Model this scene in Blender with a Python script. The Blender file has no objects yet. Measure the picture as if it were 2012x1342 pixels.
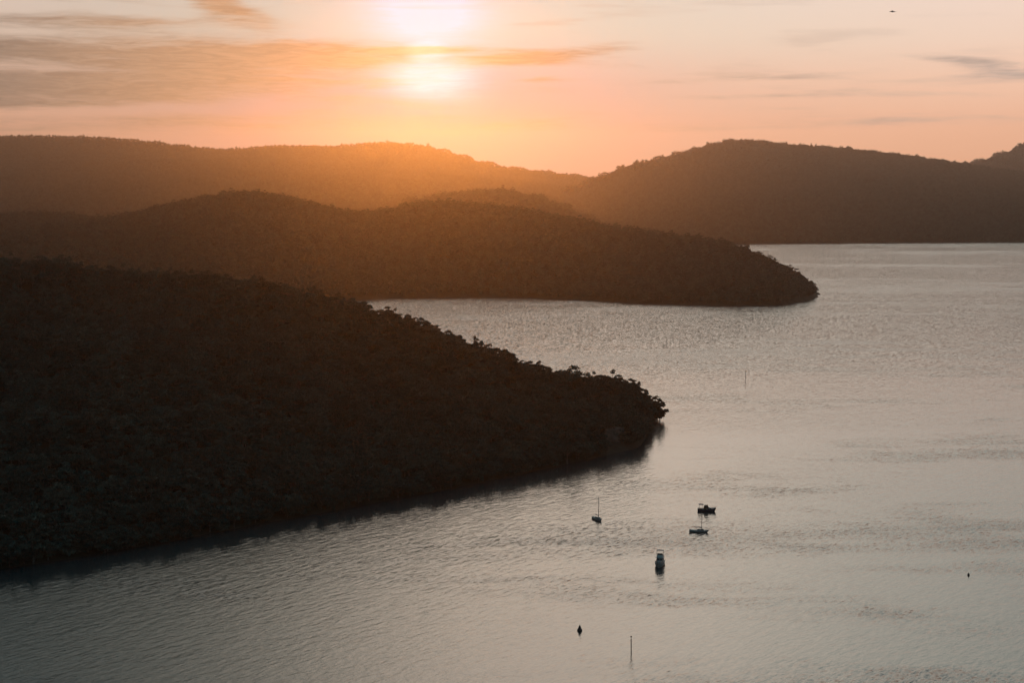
import bpy, math, random
import numpy as np
from mathutils import Vector, Matrix

scene = bpy.context.scene
C = scene.collection
rad = math.radians

# ------------------------------------------------------------------ camera
F, W0, H0 = 3000.0, 2012.0, 1342.0        # focal length in photo pixels
CAM_Z = 150.0
PITCH = math.atan(321.0 / F)
cam_data = bpy.data.cameras.new("camera")
cam = bpy.data.objects.new("camera", cam_data)
C.objects.link(cam)
cam.location = (0, 0, CAM_Z)
cam.rotation_euler = (math.pi / 2 - PITCH, 0, 0)
cam_data.sensor_width = 36.0
cam_data.lens = 36.0 * F / W0
cam_data.clip_start = 0.5
cam_data.clip_end = 20000
scene.camera = cam

# ------------------------------------------------------------------ exposure
scene.view_settings.view_transform = 'Standard'
scene.view_settings.look = 'None'
scene.view_settings.exposure = 0.0
scene.view_settings.gamma = 1.0
scene.view_settings.use_curve_mapping = False
cy = scene.cycles
cy.use_denoising = True
cy.denoiser = 'OPENIMAGEDENOISE'
cy.denoising_input_passes = 'RGB_ALBEDO_NORMAL'
cy.denoising_prefilter = 'ACCURATE'
cy.max_bounces = 6
cy.diffuse_bounces = 2
cy.glossy_bounces = 3
cy.transmission_bounces = 3
cy.volume_bounces = 0
cy.use_adaptive_sampling = True
cy.adaptive_threshold = 0.012

# ------------------------------------------------------------------ node helper
class NT:
    def __init__(self, tree):
        self.t = tree; self.n = tree.nodes; self.l = tree.links
    def node(self, typ, **kw):
        nd = self.n.new(typ)
        for k, v in kw.items(): setattr(nd, k, v)
        return nd
    def put(self, sock, v):
        if hasattr(v, 'is_output'): self.l.new(v, sock)
        elif v is not None: sock.default_value = v
    def m(self, op, a, b=None, c=None, clamp=False):
        nd = self.node('ShaderNodeMath', operation=op); nd.use_clamp = clamp
        self.put(nd.inputs[0], a)
        if b is not None: self.put(nd.inputs[1], b)
        if c is not None: self.put(nd.inputs[2], c)
        return nd.outputs[0]
    def add(self, a, b): return self.m('ADD', a, b)
    def sub(self, a, b): return self.m('SUBTRACT', a, b)
    def mul(self, a, b): return self.m('MULTIPLY', a, b)
    def xyz(self, a, b, c):
        nd = self.node('ShaderNodeCombineXYZ')
        for i, v in enumerate((a, b, c)): self.put(nd.inputs[i], v)
        return nd.outputs[0]
    def noise(self, vec, scale, detail=4, rough=0.55, dist=0.0):
        nd = self.node('ShaderNodeTexNoise')
        self.l.new(vec, nd.inputs['Vector'])
        nd.inputs['Scale'].default_value = scale
        nd.inputs['Detail'].default_value = detail
        nd.inputs['Roughness'].default_value = rough
        nd.inputs['Distortion'].default_value = dist
        return nd.outputs['Fac']
    def ss(self, v, lo, hi, a=0.0, b=1.0):
        nd = self.node('ShaderNodeMapRange', interpolation_type='SMOOTHSTEP')
        self.put(nd.inputs['Value'], v)
        nd.inputs['From Min'].default_value = lo; nd.inputs['From Max'].default_value = hi
        nd.inputs['To Min'].default_value = a; nd.inputs['To Max'].default_value = b
        return nd.outputs['Result']
    def mix(self, f, a, b):
        nd = self.node('ShaderNodeMix', data_type='RGBA')
        self.put(nd.inputs['Factor'], f)
        ins = [s for s in nd.inputs if s.type == 'RGBA']
        for s, v in zip(ins, (a, b)):
            if isinstance(v, tuple): s.default_value = (*v[:3], 1)
            else: self.l.new(v, s)
        return [s for s in nd.outputs if s.type == 'RGBA'][0]
    def vmath(self, op, a, b):
        nd = self.node('ShaderNodeVectorMath', operation=op)
        for s, v in zip(nd.inputs, (a, b)): self.put(s, v)
        return nd.outputs[0]
    def scalec(self, col, f):
        nd = self.node('ShaderNodeVectorMath', operation='SCALE')
        self.put(nd.inputs[0], col); self.put(nd.inputs['Scale'], f)
        return nd.outputs[0]
    def ramp(self, v, stops):
        nd = self.node('ShaderNodeValToRGB')
        el = nd.color_ramp.elements
        while len(el) < len(stops): el.new(0.5)
        for e, (p, c) in zip(el, stops):
            e.position = p; e.color = (*c, 1)
        self.l.new(v, nd.inputs[0])
        return nd.outputs[0]

# ------------------------------------------------------------------ sun and sky
SUN_AZ = math.atan((842 - 1006) / F)                 # a little left of straight ahead
SUN_EL = math.atan((350 - 75) / F)                   # about five degrees up
SUN_STRENGTH = 0.46
SKY_STRENGTH = 0.10
sun_dir = Vector((math.sin(SUN_AZ) * math.cos(SUN_EL), math.cos(SUN_AZ) * math.cos(SUN_EL), math.sin(SUN_EL)))
ld = bpy.data.lights.new("sun", 'SUN')
ld.energy = SUN_STRENGTH
ld.angle = rad(0.6)
ld.color = (1.0, 0.36, 0.055)
sun = bpy.data.objects.new("sun", ld)
C.objects.link(sun)
sun.rotation_euler = (-sun_dir).to_track_quat('-Z', 'Y').to_euler()

world = bpy.data.worlds.new("World")
scene.world = world
world.use_nodes = True
N = NT(world.node_tree)
N.n.clear()
out = N.node('ShaderNodeOutputWorld')
bg = N.node('ShaderNodeBackground')
N.l.new(bg.outputs[0], out.inputs[0])
tc = N.node('ShaderNodeTexCoord')
sep = N.node('ShaderNodeSeparateXYZ')
N.l.new(tc.outputs['Generated'], sep.inputs[0])
X, Y, Z = sep.outputs
az = N.m('ARCTAN2', X, Y)
el = N.m('ARCSINE', Z)
# direction coordinates: u runs along the compass, v down from the zenith (1 unit = 1/3 radian)
u = N.add(N.mul(az, 3.0), 1.006)
v = N.sub(0.350, N.mul(el, 3.0))
# base colours by elevation (degrees / 90)
e90 = N.m('MAXIMUM', N.m('DIVIDE', el, math.pi / 2), 0.0)
base = N.ramp(e90, [
    (0.000, (0.84, 0.415, 0.245)),
    (0.022, (0.87, 0.465, 0.305)),
    (0.040, (0.88, 0.55, 0.40)),
    (0.056, (0.85, 0.61, 0.49)),
    (0.080, (0.84, 0.64, 0.56)),
    (0.150, (1.00, 0.84, 0.72)),
    (0.320, (1.00, 0.93, 0.82)),
    (0.560, (0.26, 0.29, 0.31)),
    (1.000, (0.10, 0.14, 0.19))])
dotn = N.node('ShaderNodeVectorMath', operation='DOT_PRODUCT')
N.l.new(tc.outputs['Generated'], dotn.inputs[0]); dotn.inputs[1].default_value = sun_dir
cosg = dotn.outputs['Value']
side = N.ss(cosg, -0.3, 0.97, 0.0, 1.0)
base = N.mix(side, (0.085, 0.135, 0.165), base)
# glow added to the sky out of view, for the water to mirror: brightest above the sun and to its right, dull and cool to the left
def bell(c, w): return N.m('EXPONENT', N.mul(N.m('POWER', N.m('ABSOLUTE', N.mul(N.sub(az, rad(c)), 1 / rad(w))), 2.0), -0.5))
sky_glow = N.add(N.add(0.07, N.mul(bell(0.5, 6.5), 0.70)), N.mul(bell(13, 12.5), 0.54))
lit = N.mix(sky_glow, (0.02, 0.075, 0.10), N.vmath('MULTIPLY', N.scalec(base, 1.68), N.mix(bell(-1, 9), (0.93, 1.04, 1.04), (1.10, 0.98, 0.94))))
base = N.mix(N.ss(el, 0.11, 0.22), base, lit)
# the atmosphere model adds its blue overhead
ns = N.node('ShaderNodeTexSky', sky_type='NISHITA')
ns.sun_disc = False
ns.sun_elevation = SUN_EL
ns.sun_rotation = SUN_AZ
ns.altitude = 150
ns.dust_density = 2.0
base = N.vmath('ADD', base, N.scalec(ns.outputs[0], N.mul(N.ss(el, 0.12, 0.7), SKY_STRENGTH * 0.6)))
# soft streak noise, warped, for clouds
wv = N.xyz(N.mul(u, 1.2), N.mul(v, 7.0), 0.0)
warp = N.noise(wv, 2.2, 3, 0.5)
warp2 = N.noise(N.xyz(N.mul(u, 2.0), N.mul(v, 14.0), 3.1), 2.0, 4, 0.6)
uu = N.add(u, N.mul(N.sub(warp, 0.5), 0.22))
vv = N.add(v, N.mul(N.sub(warp2, 0.5), 0.034))
fine = N.noise(N.xyz(N.mul(u, 1.6), N.mul(v, 22.0), 7.7), 3.0, 6, 0.62, 0.6)
wisp = N.noise(N.xyz(N.mul(u, 5.0), N.mul(v, 40.0), 2.2), 3.0, 5, 0.6, 1.2)
broad = N.noise(N.xyz(N.mul(u, 0.9), N.mul(v, 9.0), 1.7), 3.0, 5, 0.55, 0.4)
# cloud banks: (u, v, half width, half height, amount, slope)
BANKS = [
    (0.00, 0.114, 0.30, 0.020, 2.6, 0.00), (0.45, 0.122, 0.24, 0.030, 1.6, 0.00), (0.70, 0.113, 0.12, 0.018, 1.6, 0.00),
    (0.03, 0.178, 0.42, 0.022, 2.2, 0.00), (0.45, 0.155, 0.17, 0.032, 1.2, 0.00),
    (0.03, 0.209, 0.24, 0.010, 1.3, -0.03),
    (1.03, 0.117, 0.12, 0.013, 1.35, -0.03), (1.15, 0.103, 0.10, 0.010, 0.8, -0.05),
    (0.455, 0.020, 0.065, 0.030, 1.35, 0.45), (0.38, -0.003, 0.06, 0.016, 1.0, 0.3),
    (0.20, 0.062, 0.26, 0.015, 0.75, 0.00), (0.02, 0.006, 0.12, 0.012, 0.85, 0.00),
    (1.86, 0.138, 0.075, 0.009, 0.85, 0.10), (1.96, 0.158, 0.09, 0.010, 1.05, 0.10),
    (1.62, 0.193, 0.30, 0.007, 0.45, 0.00), (1.45, 0.158, 0.20, 0.007, 0.35, -0.03),
    (0.800, 0.104, 0.055, 0.006, 1.6, 0.00), (0.890, 0.102, 0.05, 0.006, 1.5, 0.00), (0.20, 0.252, 0.9, 0.022, 0.45, -0.02),
    (0.75, 0.174, 0.035, 0.006, 0.5, 0.0), (1.06, 0.160, 0.06, 0.004, 0.6, 0.0),
    (1.65, 0.245, 0.5, 0.014, 0.32, -0.02),
]
tot = None
for (bu, bv, su, sv, amp, slope) in BANKS:
    du = N.sub(uu, bu)
    dv = N.sub(N.sub(vv, bv), N.mul(du, slope))
    a = N.m('POWER', N.m('ABSOLUTE', N.mul(du, 1 / su)), 2.0)
    b = N.m('POWER', N.m('ABSOLUTE', N.mul(dv, 1 / sv)), 2.0)
    g = N.mul(N.m('EXPONENT', N.mul(N.add(a, b), -1.0)), amp)
    tot = g if tot is None else N.add(tot, g)
tot = N.sub(1.0, N.m('EXPONENT', N.mul(tot, -1.0)))
grain = N.add(N.mul(fine, 0.7), N.mul(wisp, 0.3))
dens = N.add(N.mul(tot, 1.05), N.mul(N.mul(N.sub(grain, 0.48), 1.8), N.m('SQRT', tot)))
dens = N.add(dens, N.mul(N.mul(N.ss(broad, 0.46, 0.72), N.ss(el, 0.0, 0.05)), 0.38))
dens = N.ss(dens, 0.06, 0.98, 0.0, 0.96)
ccol = N.mix(N.ss(cosg, 0.955, 0.999), (0.27, 0.20, 0.155), (0.52, 0.31, 0.18))
ccol = N.mix(N.ss(u, 0.9, 2.0), ccol, (0.52, 0.40, 0.34))
ccol = N.scalec(ccol, N.ss(wisp, 0.3, 0.7, 1.12, 0.90))
# glow of the veiled sun
ru = N.sub(u, 0.842)
rv = N.sub(v, 0.092)
r2 = N.add(N.m('POWER', N.m('ABSOLUTE', N.mul(ru, 0.92)), 2.0), N.m('POWER', N.m('ABSOLUTE', rv), 2.0))
def blob(cu, cv, su, sv):
    a = N.m('POWER', N.m('ABSOLUTE', N.mul(N.sub(uu2, cu), 1 / su)), 2.0)
    b = N.m('POWER', N.m('ABSOLUTE', N.mul(N.sub(vv2, cv), 1 / sv)), 2.0)
    return N.m('EXPONENT', N.mul(N.add(a, b), -1.0))
uu2 = N.add(u, N.mul(N.sub(fine, 0.5), 0.05))
vv2 = N.add(v, N.mul(N.sub(broad, 0.5), 0.03))
gap = N.m('MAXIMUM', blob(0.842, 0.026, 0.115, 0.076), N.mul(blob(0.845, 0.152, 0.098, 0.050), 0.84))
gap = N.m('MAXIMUM', gap, N.mul(blob(0.842, 0.105, 0.055, 0.05), 0.80))
core = N.m('MINIMUM', N.m('MULTIPLY', N.m('POWER', gap, 1.3), N.ss(wisp, 0.2, 0.8, 1.25, 1.75)), 1.0)
rr = N.m('SQRT', r2)
base = N.scalec(base, N.sub(1.0, N.mul(N.m('EXPONENT', N.mul(rr, -1 / 0.30)), 0.72)))
base = N.scalec(base, N.ss(u, 0.2, 1.5, 0.90, 1.12))
base = N.vmath('MULTIPLY', base, N.xyz(N.sub(1.0, N.mul(N.m('EXPONENT', N.mul(rr, -1 / 0.50)), 0.26)), 1.0, 1.0))
skyc = N.vmath('ADD', base, N.vmath('ADD', N.scalec((0.0, 0.0, 0.36), N.m('EXPONENT', N.mul(rr, -1 / 0.20))), N.scalec((0.22, 0.40, 0.14), N.mul(N.m('EXPONENT', N.mul(rr, -1 / 0.26)), N.ss(el, 0.055, 0.100)))))
skyc = N.mix(core, skyc, (0.56, 0.70, 0.95))
ccol = N.vmath('ADD', ccol, N.scalec((0.25, 0.24, 0.20), core))
skyc = N.mix(dens, skyc, ccol)
N.l.new(skyc, bg.inputs['Color'])
bg.inputs['Strength'].default_value = 1.0
world.cycles.sampling_method = 'MANUAL'
world.cycles.sample_map_resolution = 1024

# ------------------------------------------------------------------ projection helpers
cp, sp = math.cos(PITCH), math.sin(PITCH)
def ray(px, py):
    a, b = (px - W0 / 2) / F, -(py - H0 / 2) / F
    return Vector((a, cp + b * sp, -sp + b * cp))
def G(px, py):                        # point on the water seen at a photo position
    d = ray(px, py); k = CAM_Z / -d.z
    return (d.x * k, d.y * k)
def at(px, py, depth):                # point at a given distance north of the camera
    d = ray(px, py); k = depth / d.y
    return (d.x * k, depth, CAM_Z + d.z * k)
def XY(px, depth):
    d = ray(px, 350); return (d.x * depth / d.y, depth)

# ------------------------------------------------------------------ materials
def mat(name, color, rough=0.6, var=0.25, scale=4.0, metallic=0.0, spec=0.4, per_object=0.0, bump=0.0):
    m = bpy.data.materials.new(name); m.use_nodes = True
    T = NT(m.node_tree)
    bs = T.n['Principled BSDF']
    g = T.node('ShaderNodeTexCoord')
    nz = T.noise(g.outputs['Object'], scale, 5, 0.6)
    f = T.ss(nz, 0.3, 0.7, 1 - var, 1 + var)
    if per_object:
        oi = T.node('ShaderNodeObjectInfo')
        f = T.mul(f, T.add(1 - per_object, T.mul(oi.outputs['Random'], 2 * per_object)))
    col = T.scalec(tuple(color), f)
    T.l.new(col, bs.inputs['Base Color'])
    bs.inputs['Roughness'].default_value = rough
    bs.inputs['Metallic'].default_value = metallic
    bs.inputs['Specular IOR Level'].default_value = spec
    if bump:
        bp = T.node('ShaderNodeBump'); bp.inputs['Distance'].default_value = bump
        T.l.new(nz, bp.inputs['Height']); T.l.new(bp.outputs[0], bs.inputs['Normal'])
    return m

M = {}
M['foliage'] = mat('foliage', (0.034, 0.066, 0.054), 0.65, 0.4, 0.7, spec=0.2, per_object=0.4)
M['foliage_olive'] = mat('foliage_olive', (0.044, 0.068, 0.052), 0.65, 0.4, 0.7, spec=0.2, per_object=0.4)
M['bark'] = mat('bark', (0.11, 0.095, 0.08), 0.8, 0.4, 2.0, spec=0.2)
M['soil'] = mat('soil', (0.035, 0.030, 0.022), 0.9, 0.4, 0.08, spec=0.1)
M['rock'] = mat('rock', (0.095, 0.075, 0.06), 0.85, 0.4, 0.35, spec=0.2, bump=0.4)
M['white'] = mat('white_gelcoat', (0.32, 0.29, 0.265), 0.3, 0.08, 1.5)
M['cream'] = mat('cream_paint', (0.50, 0.47, 0.42), 0.4, 0.1, 1.5)
M['navy'] = mat('navy_hull', (0.05, 0.055, 0.075), 0.35, 0.15, 1.5)
M['timber'] = mat('varnished_timber', (0.16, 0.075, 0.04), 0.45, 0.25, 3.0)
M['deck'] = mat('deck_grey', (0.40, 0.40, 0.39), 0.7, 0.15, 3.0)
M['glass'] = mat('tinted_glass', (0.012, 0.014, 0.016), 0.08, 0.1, 1.0, spec=0.5)
M['alloy'] = mat('alloy_spar', (0.10, 0.095, 0.09), 0.5, 0.1, 2.0, metallic=0.3)
M['steel'] = mat('steel_rail', (0.28, 0.24, 0.22), 0.35, 0.1, 2.0, metallic=0.7)
M['canvas'] = mat('canvas', (0.10, 0.11, 0.14), 0.85, 0.15, 3.0, spec=0.1)
M['boot'] = mat('antifoul', (0.045, 0.03, 0.03), 0.6, 0.2, 2.0)
M['black'] = mat('black_paint', (0.022, 0.022, 0.024), 0.5, 0.2, 2.0)
M['pile'] = mat('weathered_pile', (0.055, 0.042, 0.034), 0.85, 0.35, 2.5)
M['yellow'] = mat('yellow_board', (0.45, 0.30, 0.05), 0.5, 0.12, 2.0)
M['feather'] = mat('dark_feathers', (0.05, 0.04, 0.038), 0.8, 0.2, 8.0, spec=0.1)

# water
m = bpy.data.materials.new('water'); m.use_nodes = True
T = NT(m.node_tree); bs = T.n['Principled BSDF']
geo = T.node('ShaderNodeNewGeometry')
sp_ = T.node('ShaderNodeSeparateXYZ'); T.l.new(geo.outputs['Position'], sp_.inputs[0])
wx, wy, _ = sp_.outputs
ca, sa = math.cos(rad(50)), math.sin(rad(50))
rx = T.add(T.mul(wx, ca), T.mul(wy, sa))
ry = T.sub(T.mul(wy, ca), T.mul(wx, sa))
rip = T.noise(T.xyz(T.mul(rx, 0.13), T.mul(ry, 0.36), 0.0), 1.0, 3, 0.55, 0.3)
rip2 = T.noise(T.xyz(T.mul(rx, 1.1), T.mul(ry, 2.2), 5.0), 1.0, 2, 0.5)
swell = T.noise(T.xyz(T.mul(rx, 0.045), T.mul(ry, 0.085), 9.0), 1.0, 2, 0.5)
# wind lanes: long patches where the breeze roughens the surface
l1 = T.noise(T.xyz(T.mul(wx, 0.0028), T.mul(wy, 0.0075), 2.0), 1.0, 4, 0.55, 0.8)
l2 = T.noise(T.xyz(T.mul(wx, 0.0011), T.mul(wy, 0.0050), 4.0), 1.0, 5, 0.6, 1.0)
l3 = T.noise(T.xyz(T.mul(wx, 0.012), T.mul(wy, 0.035), 6.0), 1.0, 4, 0.6, 0.6)
wind = T.add(T.add(T.mul(l1, 0.36), T.mul(l2, 0.36)), T.mul(l3, 0.28))
windf = T.ss(wind, 0.47, 0.62)
fetch = T.ss(wy, 950.0, 1700.0)
chop = T.noise(T.xyz(T.mul(rx, 0.34), T.mul(ry, 0.80), 3.0), 1.0, 4, 0.62, 0.5)
hgt = T.add(T.add(T.add(T.mul(rip, 0.62), T.mul(rip2, 0.09)), T.mul(chop, 0.30)), T.mul(swell, 0.4))
off = T.sub(T.mul(T.add(wx, 206.0), 0.667), T.mul(T.sub(wy, 600.0), 0.745))      # metres off the near shore
lee = T.m('MAXIMUM', T.ss(off, 0.0, 120.0, 0.34, 1.0), T.ss(wy, 820.0, 930.0))          # calmer in the shelter of the near headland
# small facets: slopes of the finest waves, steeper where the wind gets at the water
fn = T.node('ShaderNodeTexNoise'); fn.inputs['Scale'].default_value = 1.0; fn.inputs['Detail'].default_value = 2.0
T.l.new(T.xyz(T.mul(rx, 0.42), T.mul(ry, 0.95), 11.0), fn.inputs['Vector'])
fs = T.vmath('SUBTRACT', fn.outputs['Color'], (0.5, 0.5, 0.5))
steep = T.add(T.add(0.10, T.mul(windf, 0.85)), T.mul(fetch, 0.70))
fs = T.vmath('MULTIPLY', T.scalec(fs, T.mul(steep, lee)), (0.7, 1.0, 0.0))
nrm = T.vmath('NORMALIZE', T.vmath('ADD', fs, (0, 0, 1)), None)
bp = T.node('ShaderNodeBump')
bp.inputs['Distance'].default_value = 1.0
T.l.new(T.mul(lee, T.add(T.add(0.33, T.mul(windf, 0.30)), T.mul(fetch, 0.2))), bp.inputs['Strength'])
T.l.new(hgt, bp.inputs['Height'])
T.l.new(nrm, bp.inputs['Normal'])
T.l.new(bp.outputs[0], bs.inputs['Normal'])
bs.inputs['Base Color'].default_value = (0.012, 0.030, 0.034, 1)
T.l.new(T.add(0.10, T.mul(windf, 0.14)), bs.inputs['Roughness'])
bs.inputs['IOR'].default_value = 1.7
bs.inputs['Specular IOR Level'].default_value = 0.5
M['water'] = m

# ------------------------------------------------------------------ object helpers
def link(o, parent=None):
    C.objects.link(o)
    if parent: o.parent = parent
    return o
def tag(o, label=None, cat=None, group=None, kind=None):
    if label: o['label'] = label
    if cat: o['category'] = cat
    if group: o['group'] = group
    if kind: o['kind'] = kind
    return o
def empty(name, loc, rz=0.0, label=None, cat=None, group=None):
    o = bpy.data.objects.new(name, None)
    o.location = loc; o.rotation_euler = (0, 0, rz); o.empty_display_size = 0.5
    link(o); return tag(o, label, cat, group)

class MB:
    def __init__(self): self.v = []; self.f = []; self.smooth = False
    def box(self, c, s, taper=1.0, shift=0.0):
        """box with its top scaled by taper and pushed along x by shift"""
        b = len(self.v); cx, cy_, cz = c; hx, hy, hz = s[0] / 2, s[1] / 2, s[2] / 2
        for k, z in ((1.0, -hz), (taper, hz)):
            dx = shift if z > 0 else 0
            for x, y in ((-hx, -hy), (hx, -hy), (hx, hy), (-hx, hy)):
                self.v.append((cx + x * k + dx, cy_ + y * k, cz + z))
        self.f += [tuple(b + i for i in q) for q in ((3, 2, 1, 0), (4, 5, 6, 7), (0, 1, 5, 4), (1, 2, 6, 5), (2, 3, 7, 6), (3, 0, 4, 7))]
        return self
    def tube(self, p0, p1, r0, r1=None, n=8):
        r1 = r0 if r1 is None else r1
        p0, p1 = Vector(p0), Vector(p1); d = (p1 - p0).normalized()
        a = d.orthogonal().normalized(); bb = d.cross(a); b = len(self.v)
        for p, r in ((p0, r0), (p1, r1)):
            for i in range(n):
                t = 2 * math.pi * i / n
                self.v.append(tuple(p + (a * math.cos(t) + bb * math.sin(t)) * r))
        for i in range(n):
            j = (i + 1) % n
            self.f.append((b + i, b + j, b + n + j, b + n + i))
        self.f.append(tuple(b + i for i in range(n))[::-1]); self.f.append(tuple(b + n + i for i in range(n)))
        return self
    def loft(self, rings, cap=True):
        b = len(self.v); n = len(rings[0])
        for r in rings: self.v += [tuple(p) for p in r]
        for k in range(len(rings) - 1):
            for i in range(n):
                j = (i + 1) % n
                self.f.append((b + k * n + i, b + k * n + j, b + (k + 1) * n + j, b + (k + 1) * n + i))
        if cap:
            self.f.append(tuple(b + i for i in range(n))[::-1]); e = b + (len(rings) - 1) * n
            self.f.append(tuple(e + i for i in range(n)))
        return self
    def lathe(self, prof, c=(0, 0, 0), n=20):
        rings = [[(c[0] + r * math.cos(2 * math.pi * i / n), c[1] + r * math.sin(2 * math.pi * i / n), c[2] + z) for i in range(n)] for r, z in prof]
        return self.loft(rings)
    def build(self, name, material, parent=None, smooth=False):
        me = bpy.data.meshes.new(name); me.from_pydata(self.v, [], self.f); me.materials.append(material)
        me.update()
        if smooth: me.polygons.foreach_set('use_smooth', [True] * len(me.polygons))
        return link(bpy.data.objects.new(name, me), parent)

# ------------------------------------------------------------------ land
def vnoise(x, y, scale, seed):
    rng = np.random.RandomState(seed); tab = rng.rand(64, 64)
    fx, fy = x / scale, y / scale
    ix, iy = np.floor(fx).astype(int), np.floor(fy).astype(int)
    tx, ty = fx - ix, fy - iy
    tx, ty = tx * tx * (3 - 2 * tx), ty * ty * (3 - 2 * ty)
    g = lambda a, b: tab[a % 64, b % 64]
    return (g(ix, iy) * (1 - tx) + g(ix + 1, iy) * tx) * (1 - ty) + (g(ix, iy + 1) * (1 - tx) + g(ix + 1, iy + 1) * tx) * ty - 0.5

def seg_dist(x, y, pts, closed):
    best = np.full(x.shape, 1e9); n = len(pts)
    for i in range(n if closed else n - 1):
        (ax, ay), (bx, by) = pts[i][:2], pts[(i + 1) % n][:2]
        dx, dy = bx - ax, by - ay; L = dx * dx + dy * dy + 1e-9
        t = np.clip(((x - ax) * dx + (y - ay) * dy) / L, 0, 1)
        best = np.minimum(best, np.hypot(x - ax - t * dx, y - ay - t * dy))
    return best
def inside(x, y, pts):
    r = np.zeros(x.shape, bool); n = len(pts)
    for i in range(n):
        (ax, ay), (bx, by) = pts[i], pts[(i + 1) % n]
        if ay == by: continue
        c = ((ay > y) != (by > y)) & (x < (bx - ax) * (y - ay) / (by - ay) + ax)
        r ^= c
    return r
def dense(pts, step):
    o = []
    for a, b in zip(pts[:-1], pts[1:]):
        n = max(1, int(math.dist(a[:2], b[:2]) / step))
        for i in range(n): o.append(tuple(p + (q - p) * i / n for p, q in zip(a, b)))
    o.append(tuple(pts[-1])); a = np.array(o)
    for _ in range(1): a[1:-1] = (a[:-2] + 2 * a[1:-1] + a[2:]) / 4
    return [tuple(q) for q in a]

class Land:
    def __init__(self, name, shore, ridge, step, p, amp, nscale, seed, bank=1.5):
        self.shore, self.p, self.amp, self.ns, self.seed, self.bank = shore, p, amp, nscale, seed, bank
        self.ridge = dense(ridge, step * 2)
        xs = [q[0] for q in shore]; ys = [q[1] for q in shore]
        self.bb = (min(xs), max(xs), min(ys), max(ys))
        gx = np.arange(self.bb[0] - 2 * step, self.bb[1] + 2 * step, step)
        gy = np.arange(self.bb[2] - 2 * step, self.bb[3] + 2 * step, step)
        XX, YY = np.meshgrid(gx, gy); x, y = XX.ravel(), YY.ravel()
        z, d = self.h(x, y)
        nx, ny = len(gx), len(gy)
        idx = np.arange(nx * ny).reshape(ny, nx)
        q = np.stack([idx[:-1, :-1], idx[:-1, 1:], idx[1:, 1:], idx[1:, :-1]], -1).reshape(-1, 4)
        q = q[(d[q] > -2 * step).any(1)]
        used = np.unique(q); remap = -np.ones(nx * ny, int); remap[used] = np.arange(len(used))
        me = bpy.data.meshes.new(name)
        me.from_pydata(np.stack([x, y, z], 1)[used].tolist(), [], remap[q].tolist())
        me.polygons.foreach_set('use_smooth', [True] * len(me.polygons))
        me.materials.append(M['soil'])
        self.obj = link(bpy.data.objects.new(name, me)); tag(self.obj, kind='structure')
    def h(self, x, y):
        ins = inside(x, y, self.shore)
        ds = seg_dist(x, y, self.shore, True)
        dr = seg_dist(x, y, self.ridge, False)
        num = np.zeros(x.shape); den = np.zeros(x.shape)
        for (a, b, c) in self.ridge:
            w = 1.0 / ((x - a) ** 2 + (y - b) ** 2 + 30.0) ** 2
            num += w * c; den += w
        t = ds / (ds + dr + 1e-6)
        z = num / den * t ** self.p
        nz = vnoise(x, y, self.ns, self.seed) + 0.5 * vnoise(x, y, self.ns / 2.1, self.seed + 1) + 0.25 * vnoise(x, y, self.ns / 4.3, self.seed + 2)
        z = z + self.amp * nz * 4 * t * (1 - t) + np.minimum(ds * 0.4, self.bank)
        z = np.maximum(z, 0.05 + np.minimum(ds * 0.3, self.bank * 0.5))
        d = np.where(ins, ds, -ds)
        return np.where(ins, z, np.maximum(-ds * 0.35, -2.0)), d
    def scatter(self, density, seed, edge=0.0, near_edge=None):
        rng = np.random.RandomState(seed); x0, x1, y0, y1 = self.bb
        cell = math.sqrt(density)
        gx, gy = np.meshgrid(np.arange(x0, x1, cell), np.arange(y0, y1, cell))
        x = gx.ravel() + rng.uniform(-.55, .55, gx.size) * cell
        y = gy.ravel() + rng.uniform(-.55, .55, gx.size) * cell
        k = inside(x, y, self.shore); x, y = x[k], y[k]
        z, d = self.h(x, y); k = d > edge
        return x[k], y[k], z[k], d[k]

def ridge_of(pts, treeh):
    return [(lambda q: (q[0], q[1], q[2] - treeh))(at(*p)) for p in pts]

near = Land('near_headland',
    [G(-420, 1190), G(-100, 1134), G(0, 1119), G(150, 1097), G(300, 1071), G(500, 1032), G(700, 996), G(820, 973), G(940, 950),
     G(1050, 926), G(1100, 916), G(1180, 897), G(1240, 884), G(1260, 874), G(1266, 852), G(1282, 830), G(1290, 818), G(1284, 806),
     XY(1250, 1010), XY(1180, 1040), XY(1000, 1110), XY(800, 1170), XY(500, 1240), XY(100, 1270), XY(-500, 1270)],
    ridge_of([(-500, 488, 900), (-200, 495, 900), (0, 502, 905), (100, 511, 910), (160, 521, 912), (250, 529, 915), (350, 537, 920), (430, 544, 920), (530, 554, 925),
              (600, 569, 925), (650, 584, 925), (700, 600, 925), (760, 609, 922), (830, 628, 920), (880, 648, 915), (930, 667, 910), (980, 694, 905),
              (1030, 713, 900), (1080, 729, 900), (1130, 737, 905), (1200, 736, 915), (1245, 748, 920), (1272, 768, 925)], 8.0),
    6.0, 0.95, 10.0, 90.0, 3, bank=0.7)
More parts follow.
